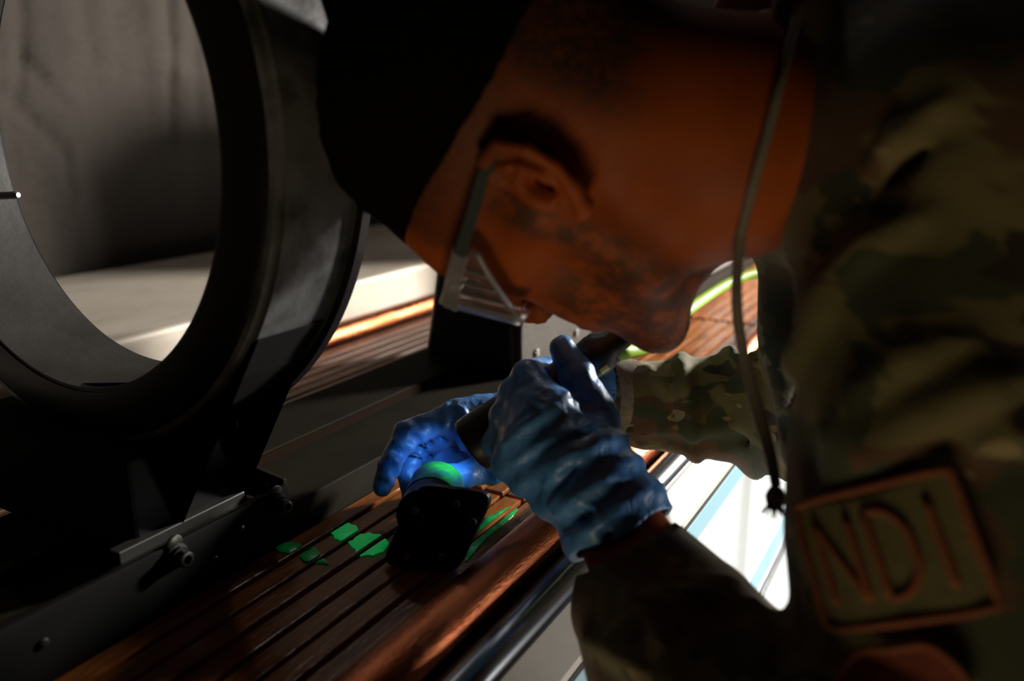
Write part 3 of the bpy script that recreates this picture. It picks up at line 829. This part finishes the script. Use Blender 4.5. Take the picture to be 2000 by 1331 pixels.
LN = [(-.0245, -.0165), (-.0245, 0), (-.0245, .0165)], [(-.0245, .0165), (-.0175, 0), (-.0105, -.0165)], [(-.0105, -.0165), (-.0105, 0), (-.0105, .0165)]
def letter(name, strokes, parent):
    vs, fs = [], []
    for s in strokes:
        o_ = stroke('tmp', FR1, s, lw, None, None); i0 = len(vs)
        vs += [tuple(x.co) for x in o_.data.vertices]; fs += [tuple(i + i0 for i in p_.vertices) for p_ in o_.data.polygons]
        md = o_.data; bpy.data.objects.remove(o_); bpy.data.meshes.remove(md)
    return put(name, mesh(name, vs, fs), M['thread'], parent, None, True)
letter('letter', LN, pt)
letter('letter', ([(-.003, .0165), (-.003, 0), (-.003, -.0165)], [(-.003, .0165), (.004, .0155), (.0098, .009), (.011, 0), (.0098, -.009), (.004, -.0155), (-.003, -.0165)]), pt)
letter('letter', ([(.0205, .0165), (.0205, 0), (.0205, -.0165)],), pt)
FR2 = patch_frame(1765, 1372, 100, 0, 0, 0)
p2 = cloth_patch('sleeve_patch', FR2, .023, .018, .012, M['redpatch'], parent=person, label='dark red rounded sleeve patch, cut by the lower edge')
stroke('border', FR2, [(-.023, -.006), (-.023, .006), (-.013, .018), (0, .018), (.013, .018), (.023, .006), (.023, -.006)], .0016, M['thread'], p2)

# ================================================================== GLOVES
def glove(D, cuff_pts, cuff_rad, center, seed, name, label, wr=.0016, crease=()):
    FL = []
    base_ = lambda p: su(hand(p, D, 0.0), chain(p, cuff_pts, cuff_rad, .004), .010)
    for pix, r in crease:
        q = [trace(base_, (0, 0, 0), unit(P(x, y, 1)), 1.0) for x, y in pix]
        q = [x for x in q if x is not None]
        if len(q) > 1: FL.append((q, r))
    a_end, b_end = cuff_pts[-2], cuff_pts[-1]
    ax = unit(b_end - a_end)
    def g(p):
        d = hand(p, D, 0.0)
        d = su(d, chain(p, cuff_pts, cuff_rad, .004), .010)
        d = d + wr * wob(p, 120, seed, 4) + wr * .7 * np.abs(wob(p, 210, seed + 5, 4)) + .0005 * wob(p, 480, seed + 9, 4)
        for q, r in FL:
            d = su(d, chain(p, q, [r * .3] + [r] * (len(q) - 2) + [r * .3]), .005)
            if r < .0029 or len(q) < 4: d = ss(d, chain(p, [x + np.array([-.002, -.003, -.008]) for x in q], [r * .1] + [r * .42] * (len(q) - 2) + [r * .1]), .006)
        # wrinkle rings round the wrist
        t = (p - b_end) @ ax
        d = d - .0016 * np.clip((t + .075) / .02, 0, 1) * np.sin(t * 330 + 2.5 * wob(p, 45, seed + 2, 3))
        # open, ragged cuff
        cut = t + .004 * wob(p, 90, seed + 3, 3)
        inner = chain(p, cuff_pts, [r - .0042 for r in cuff_rad])
        d = np.maximum(d, cut)
        d = np.where(t > -.022, np.maximum(d, -inner), d)
        return d
    lo = center - .135; hi = center + .135
    v, f = sdfmesh(g, lo, hi, .0017, 1.8)
    return put(name, npmesh(name, v, f), M['glove'], person, label)
glove(HL, [P(1150, 930, .510), P(1195, 1000, .500), P(1220, 1046, .495)], [.031, .0325, .036], P(1095, 870, .535), 3, 'glove', 'blue glove of the near hand, closed round the torch', .0013,
      [([(985, 868), (1030, 830), (1085, 800), (1130, 790)], .003), ([(1005, 905), (1060, 868), (1130, 845), (1185, 830)], .0032), ([(1050, 960), (1090, 920), (1120, 880)], .0025),
       ([(1085, 1010), (1130, 975), (1180, 945), (1235, 930)], .003), ([(1100, 1050), (1150, 1030), (1205, 985), (1255, 960)], .003), ([(1115, 985), (1160, 990), (1180, 1020)], .0022), ([(1020, 770), (1060, 790), (1110, 770)], .0022)])
glove(HRr, [P(1050, 830, .69), P(1130, 795, .70), P(1200, 783, .70)], [.029, .031, .033], P(930, 860, .685), 8, 'glove', 'blue glove of the far hand, lit by the torch', .0020,
      [([(872, 790), (868, 830), (880, 860), (862, 880)], .0032), ([(830, 838), (850, 862), (848, 895)], .0028), ([(800, 835), (825, 850), (835, 880)], .0022), ([(770, 862), (800, 872), (830, 900)], .0022),
       ([(905, 800), (915, 840), (900, 880)], .0025), ([(760, 890), (775, 900), (778, 930)], .002), ([(745, 930), (760, 935), (770, 948)], .0018)])

# ================================================================== SAFETY GLASSES
gl = empty('safety_glasses', H(90, 0, 0), 'clear safety glasses with ribbed side shield and dark temple arm on the face', 'glasses')
def lens_pt(a, b):      # a: -1..1 across the face, b: 0 top .. 1 bottom
    w_ = 74 * math.sin(a * 1.25) / math.sin(1.25)
    u_ = 74 + 40 * math.cos(a * 1.25) - 14 * abs(a) ** 3
    return H(u_ + 3 - 15 * b, 15 - 44 * b, w_)
def shell(name, fn, nu, nv, th, mt, parent, label=None):
    v = []; f = []; n0 = (nu + 1) * (nv + 1)
    grid = [[fn(i / nu, j / nv) for j in range(nv + 1)] for i in range(nu + 1)]
    nrm = [[unit(np.cross(grid[min(i + 1, nu)][j] - grid[max(i - 1, 0)][j], grid[i][min(j + 1, nv)] - grid[i][max(j - 1, 0)])) for j in range(nv + 1)] for i in range(nu + 1)]
    for s in (-.5, .5):
        for i in range(nu + 1):
            for j in range(nv + 1): v.append(grid[i][j] + nrm[i][j] * th * s)
    for L in (0, 1):
        for i in range(nu):
            for j in range(nv):
                k = L * n0 + i * (nv + 1) + j; q = (k, k + nv + 1, k + nv + 2, k + 1); f.append(q if L else q[::-1])
    bd = [i * (nv + 1) for i in range(nu + 1)] + [nu * (nv + 1) + j for j in range(1, nv + 1)] + [i * (nv + 1) + nv for i in range(nu - 1, -1, -1)] + list(range(nv - 1, 0, -1))
    for i in range(len(bd)):
        a, b = bd[i], bd[(i + 1) % len(bd)]; f.append((a, a + n0, b + n0, b))
    return put(name, mesh(name, v, f), mt, parent, label, True)
def lensfn(a, b):
    p_ = lens_pt(a * 2 - 1, b)
    return p_
shell('lens', lensfn, 40, 10, .0024, M['lens'], gl)
for s in (1, -1):
    ft, fb = np.array([84., 15, 72 * s]), np.array([71., -28, 71 * s])      # front top, front bottom of the side shield
    bk = np.array([38., 20, 79 * s]); bkb = np.array([38., 12, 79 * s])
    def sh(a, b, s=s): q = (bk * (1 - a) + ft * a) * (1 - b) + (bkb * (1 - a) + fb * a) * b; return H(q[0], q[1], q[2] + s * 3 * math.sin(a * 3.14))
    sd = shell('side_shield', sh, 14, 8, .0016, M['lens'], gl)
    for k in range(4):
        a = .32 + k * .2
        q1, q2 = sh(a, .1), sh(a, .96)
        tube('rib', [q1 + HW * s * .0012, (q1 + q2) / 2 + HW * s * .0014, q2 + HW * s * .0012], .0011, M['frost'], sd, 8, 4)
    tube('lower_edge', [sh(.02, 1.0), sh(.35, 1.0), sh(.7, 1.0), sh(1, 1.0)], .0016, M['frost'], sd, 8, 6)
    tube('lower_edge', [sh(1, .0), sh(1.0, .5), sh(1, 1.0)], .0016, M['frost'], sd, 8, 6)
    # temple arm: flat clear front half, dark rear half behind the ear
    def flat(name, pts, hh_, tt, mt, lab=None):
        v = []; f = []
        for (p_, h2) in pts:
            p_ = np.array(p_, float)
            for (dv, dw) in ((-h2, -tt), (h2, -tt), (h2, tt), (-h2, tt)): v.append(H(p_[0], p_[1] + dv, p_[2] + dw * s))
        for i in range(len(pts) - 1):
            for k in range(4): f.append((i * 4 + k, i * 4 + (k + 1) % 4, i * 4 + 4 + (k + 1) % 4, i * 4 + 4 + k))
        f += [(3, 2, 1, 0), tuple(len(v) - 4 + k for k in range(4))]
        return bevel(put(name, mesh(name, v, f), mt, gl, lab), .0006)
    flat('temple_front', [((88, 12, 70 * s), 5.5), ((72, 13, 78 * s), 5), ((55, 16, 83 * s), 4.4), ((38, 18, 86 * s), 4.4)], 5, 1.5, M['frost'])
    flat('temple_arm', [((40, 18, 86 * s), 3.3), ((12, 21, 88.5 * s), 3.1), ((-8, 25, 84 * s), 2.9), ((-22, 18, 78 * s), 2.6), ((-32, 4, 76 * s), 2.2)], 3, 1.6, M['temple'], 'dark green temple arm')

# ================================================================== TORCH + CABLE
tax = unit(TA - TB)
torch = empty('torch', TB, 'black inspection torch with a corded tail gripped in the near gloved hand', 'torch')
L = np.linalg.norm(TA - TB)
lathe('barrel', TB, tax, [(0, .012), (.004, .014), (L - .034, .014), (L - .028, .0165)], M['torch'], torch, 40)
lathe('torch_head', TB, tax, [(L - .030, .0160), (L - .020, .0190), (L + .004, .0205), (L + .010, .0205), (L + .012, .0196), (L + .012, .0176), (L + .001, .0170), (L - .002, .006)], M['torch'], torch, 48)
lathe('torch_lens', TB, tax, [(L - .0005, .0165), (L + .0005, .0165)], M['uvlens'], torch, 36)
lathe('tail_cap', TB, -tax, [(-.004, .0135), (.006, .0150), (.012, .0145), (.018, .0100), (.032, .0085), (.034, .0060)], M['rubber'], torch, 36)
cend = P(1205, 690, .572)
tube('strain_relief', [TB - tax * .02, P(1180, 698, .572), cend], [.0095, .0085, .0062], M['rubber'], torch, 16, 6)
lathe('yellow_tag', P(1187, 716, .560), tax, [(0, .0022), (.006, .0022)], M['yellow'], torch, 12, label='small yellow mark on the tail')
cb = tube('cable', [P(1200, 690, .572), P(1225, 687, .580), P(1265, 674, .62), P(1312, 632, .70), P(1365, 590, .78), P(1425, 553, .84), P(1490, 535, .88), (.965, .145, -.175), (1.02, .105, -.30), (1.03, .10, -.60), (1.04, .06, -1.05), (1.12, -.02, -1.192), (1.4, -.1, -1.194)], .0056, M['lime'], None, 14, 10)
tag(cb, 'lime green cable rising from the torch tail behind the chin', 'cable')
# the torch's ultraviolet lamp
sp = bpy.data.lights.new('uv_lamp', 'SPOT'); so = bpy.data.objects.new('uv_lamp', sp); C.objects.link(so)
sp.energy = .62; sp.color = (.20, .50, 1.0); sp.spot_size = math.radians(50); sp.spot_blend = 1.0; sp.shadow_soft_size = .008
so.location = TB + tax * (L + .006); so.rotation_euler = Vector(P(842, 915, .668) - (TB + tax * L)).to_track_quat('-Z', 'Y').to_euler()

# ================================================================== PART BEING INSPECTED
pc = P(855, 1035, .605)
part = empty('flanged_part', pc, 'black flanged part with rounded bolted plate, held on the slats under the torch', 'machine part')
def onslat(px, py, z=-.3095):
    d_ = P(px, py, 1.0); return d_ * (z / d_[2])
bl, br = onslat(742, 1104), onslat(890, 1124)
bl[2] += .0; dep = lambda q, up: q @ FWD - .257 * up
tl, tr = P(814, 946, dep(bl, .060)), P(966, 966, dep(br, .062))
_Xw = np.array([1., 0, 0])
pn = unit(np.cross(tr - bl, tl - br)); pn = pn if pn @ FWD > 0 else -pn
def roundquad(cs, frac, n=7):
    out = []
    for i in range(4):
        c, a, b = cs[i], cs[i - 1], cs[(i + 1) % 4]
        p0, p1 = c + (a - c) * frac, c + (b - c) * frac
        for k in range(n):
            t = k / (n - 1); out.append((1 - t) ** 2 * p0 + 2 * t * (1 - t) * c + t * t * p1)
    return out
q = roundquad([tl, tr, br, bl], .20); nn = len(q)
v = q + [x + pn * .007 for x in q]
fl = bevel(put('flange', mesh('flange', v, [tuple(range(nn)), tuple(range(nn, 2 * nn))[::-1]] + [((i + 1) % nn, i, nn + i, nn + (i + 1) % nn) for i in range(nn)]), M['black'], part), .0015, 3)
def mixq(a, b): return (tl * (1 - a) + tr * a) * (1 - b) + (bl * (1 - a) + br * a) * b
for a, b in ((.60, .16), (.90, .34), (.72, .80), (.14, .30), (.30, .86)):
    lathe('bolt', mixq(a, b), -pn, [(-.001, .0030), (.0016, .0030), (.0022, .0024)], M['bolt'], part, 14)
c0 = mixq(.28, .40) + pn * .006; c1 = c0 + pn * .056 + np.array([-.006, .008, .006])
axp = unit(c1 - c0); Lp = np.linalg.norm(c1 - c0)
lathe('collar', c0, axp, [(0, .0215), (Lp - .028, .0205)], M['black'], part, 40)
lathe('wet_sleeve', c0, axp, [(Lp - .031, .0212), (Lp - .001, .0212), (Lp, .0205), (Lp, .0165), (Lp - .02, .016)], M['greenpart'], part, 40, label='sleeve end wet with green inspection fluid')

# green torch light spilling on the slats, built as thin coloured glowing patches
def spill_patch(outline, z, name='torch_spill', lab='', mt='uvspill'):
    oc = [np.array(x) for x in outline]
    oc = catmull(oc + [oc[0]], 5)[:-1]
    cc_ = np.mean(oc, 0); outline = [cc_ + (x - cc_) * random.uniform(.88, 1.1) for x in oc]
    def clip(poly, y, up):
        out = []
        for i in range(len(poly)):
            p_, q_ = poly[i], poly[(i + 1) % len(poly)]
            ip, iq = (p_[1] >= y) == up, (q_[1] >= y) == up
            if ip: out.append(p_)
            if ip != iq: out.append(p_ + (q_ - p_) * ((y - p_[1]) / (q_[1] - p_[1])))
        return out
    v, f = [], []
    for k in range(7):
        y0 = .2880 + k * PIT; pl = clip(clip([np.array(x) for x in outline], y0 + .001, True), y0 + PIT - .0045, False)
        if len(pl) < 3: continue
        c = np.mean(pl, 0); nn = len(pl); i0 = len(v)
        v += [(*x, z) for x in pl] + [(*(c + (x - c) * .86), z + .0006) for x in pl] + [(*c, z + .0008)]
        for i in range(nn):
            j = (i + 1) % nn; f += [(i0 + i, i0 + j, i0 + nn + j, i0 + nn + i), (i0 + nn + i, i0 + nn + j, i0 + 2 * nn)]
    o = put(name, mesh(name, v, f), M[mt], None, None, True); o['kind'] = 'stuff'
    return tag(o, lab, 'fluid', 'green torch light painted on the slats')
def ground(px, py, z=-.31):
    d_ = P(px, py, 1); return (d_ * (z / d_[2]))[:2]
for pix, lab in (([(642, 1040), (676, 1022), (700, 1030), (690, 1044), (665, 1054)], 'painted green torch-light patch on the slat farthest from the flanged part, near the rail'),
                 ([(680, 1058), (705, 1040), (745, 1046), (758, 1062), (735, 1082), (700, 1082)], 'bright painted green torch-light patch on the slats beside the black flange'),
                 ([(532, 1064), (560, 1058), (590, 1062), (585, 1078), (550, 1078)], 'painted green torch-light patch close to the carriage roller'),
                 ([(900, 1075), (950, 1010), (1010, 985), (1000, 1010), (950, 1050), (915, 1090)], 'long dim streak of painted green torch light on the slats between the flange and the copper tube'),
                 ([(585, 1085), (612, 1066), (632, 1090), (640, 1100), (600, 1096)], 'dim painted green torch-light patch between the roller and the flange')):
    spill_patch([ground(x, y, -.3085) for x, y in pix], -.3091, lab=lab, mt='uvspill2' if ('farthest' in lab or 'bright' in lab) else 'uvspill')
# tall headstock far along the rail
gb = empty('headstock', (1.75, .52, -.276), 'tall grey machine headstock far along the rail, mostly hidden behind the head', 'machine')
box('base', (1.50, .425, -.2755), (2.02, .60, -.245), M['greybox'], gb, .006)
v = [(1.545, .44, -.245), (1.545, .595, -.245), (1.99, .595, -.245), (1.99, .44, -.245), (1.545, .44, .12), (1.545, .595, .15), (1.99, .595, .15), (1.99, .44, .12)]
bevel(put('casing', mesh('casing', v, [q[::-1] for q in BOXF]), M['greybox'], gb), .012, 3)
lathe('contact_pad', (1.545, .515, -.02), (-1, 0, 0), [(0, .05), (.03, .05), (.034, .046), (.05, .046)], M['copper'], gb, 40, label='round copper contact pad')
box('switch_panel', (1.60, .434, -.12), (1.80, .441, .02), M['bolt'], gb, .003)
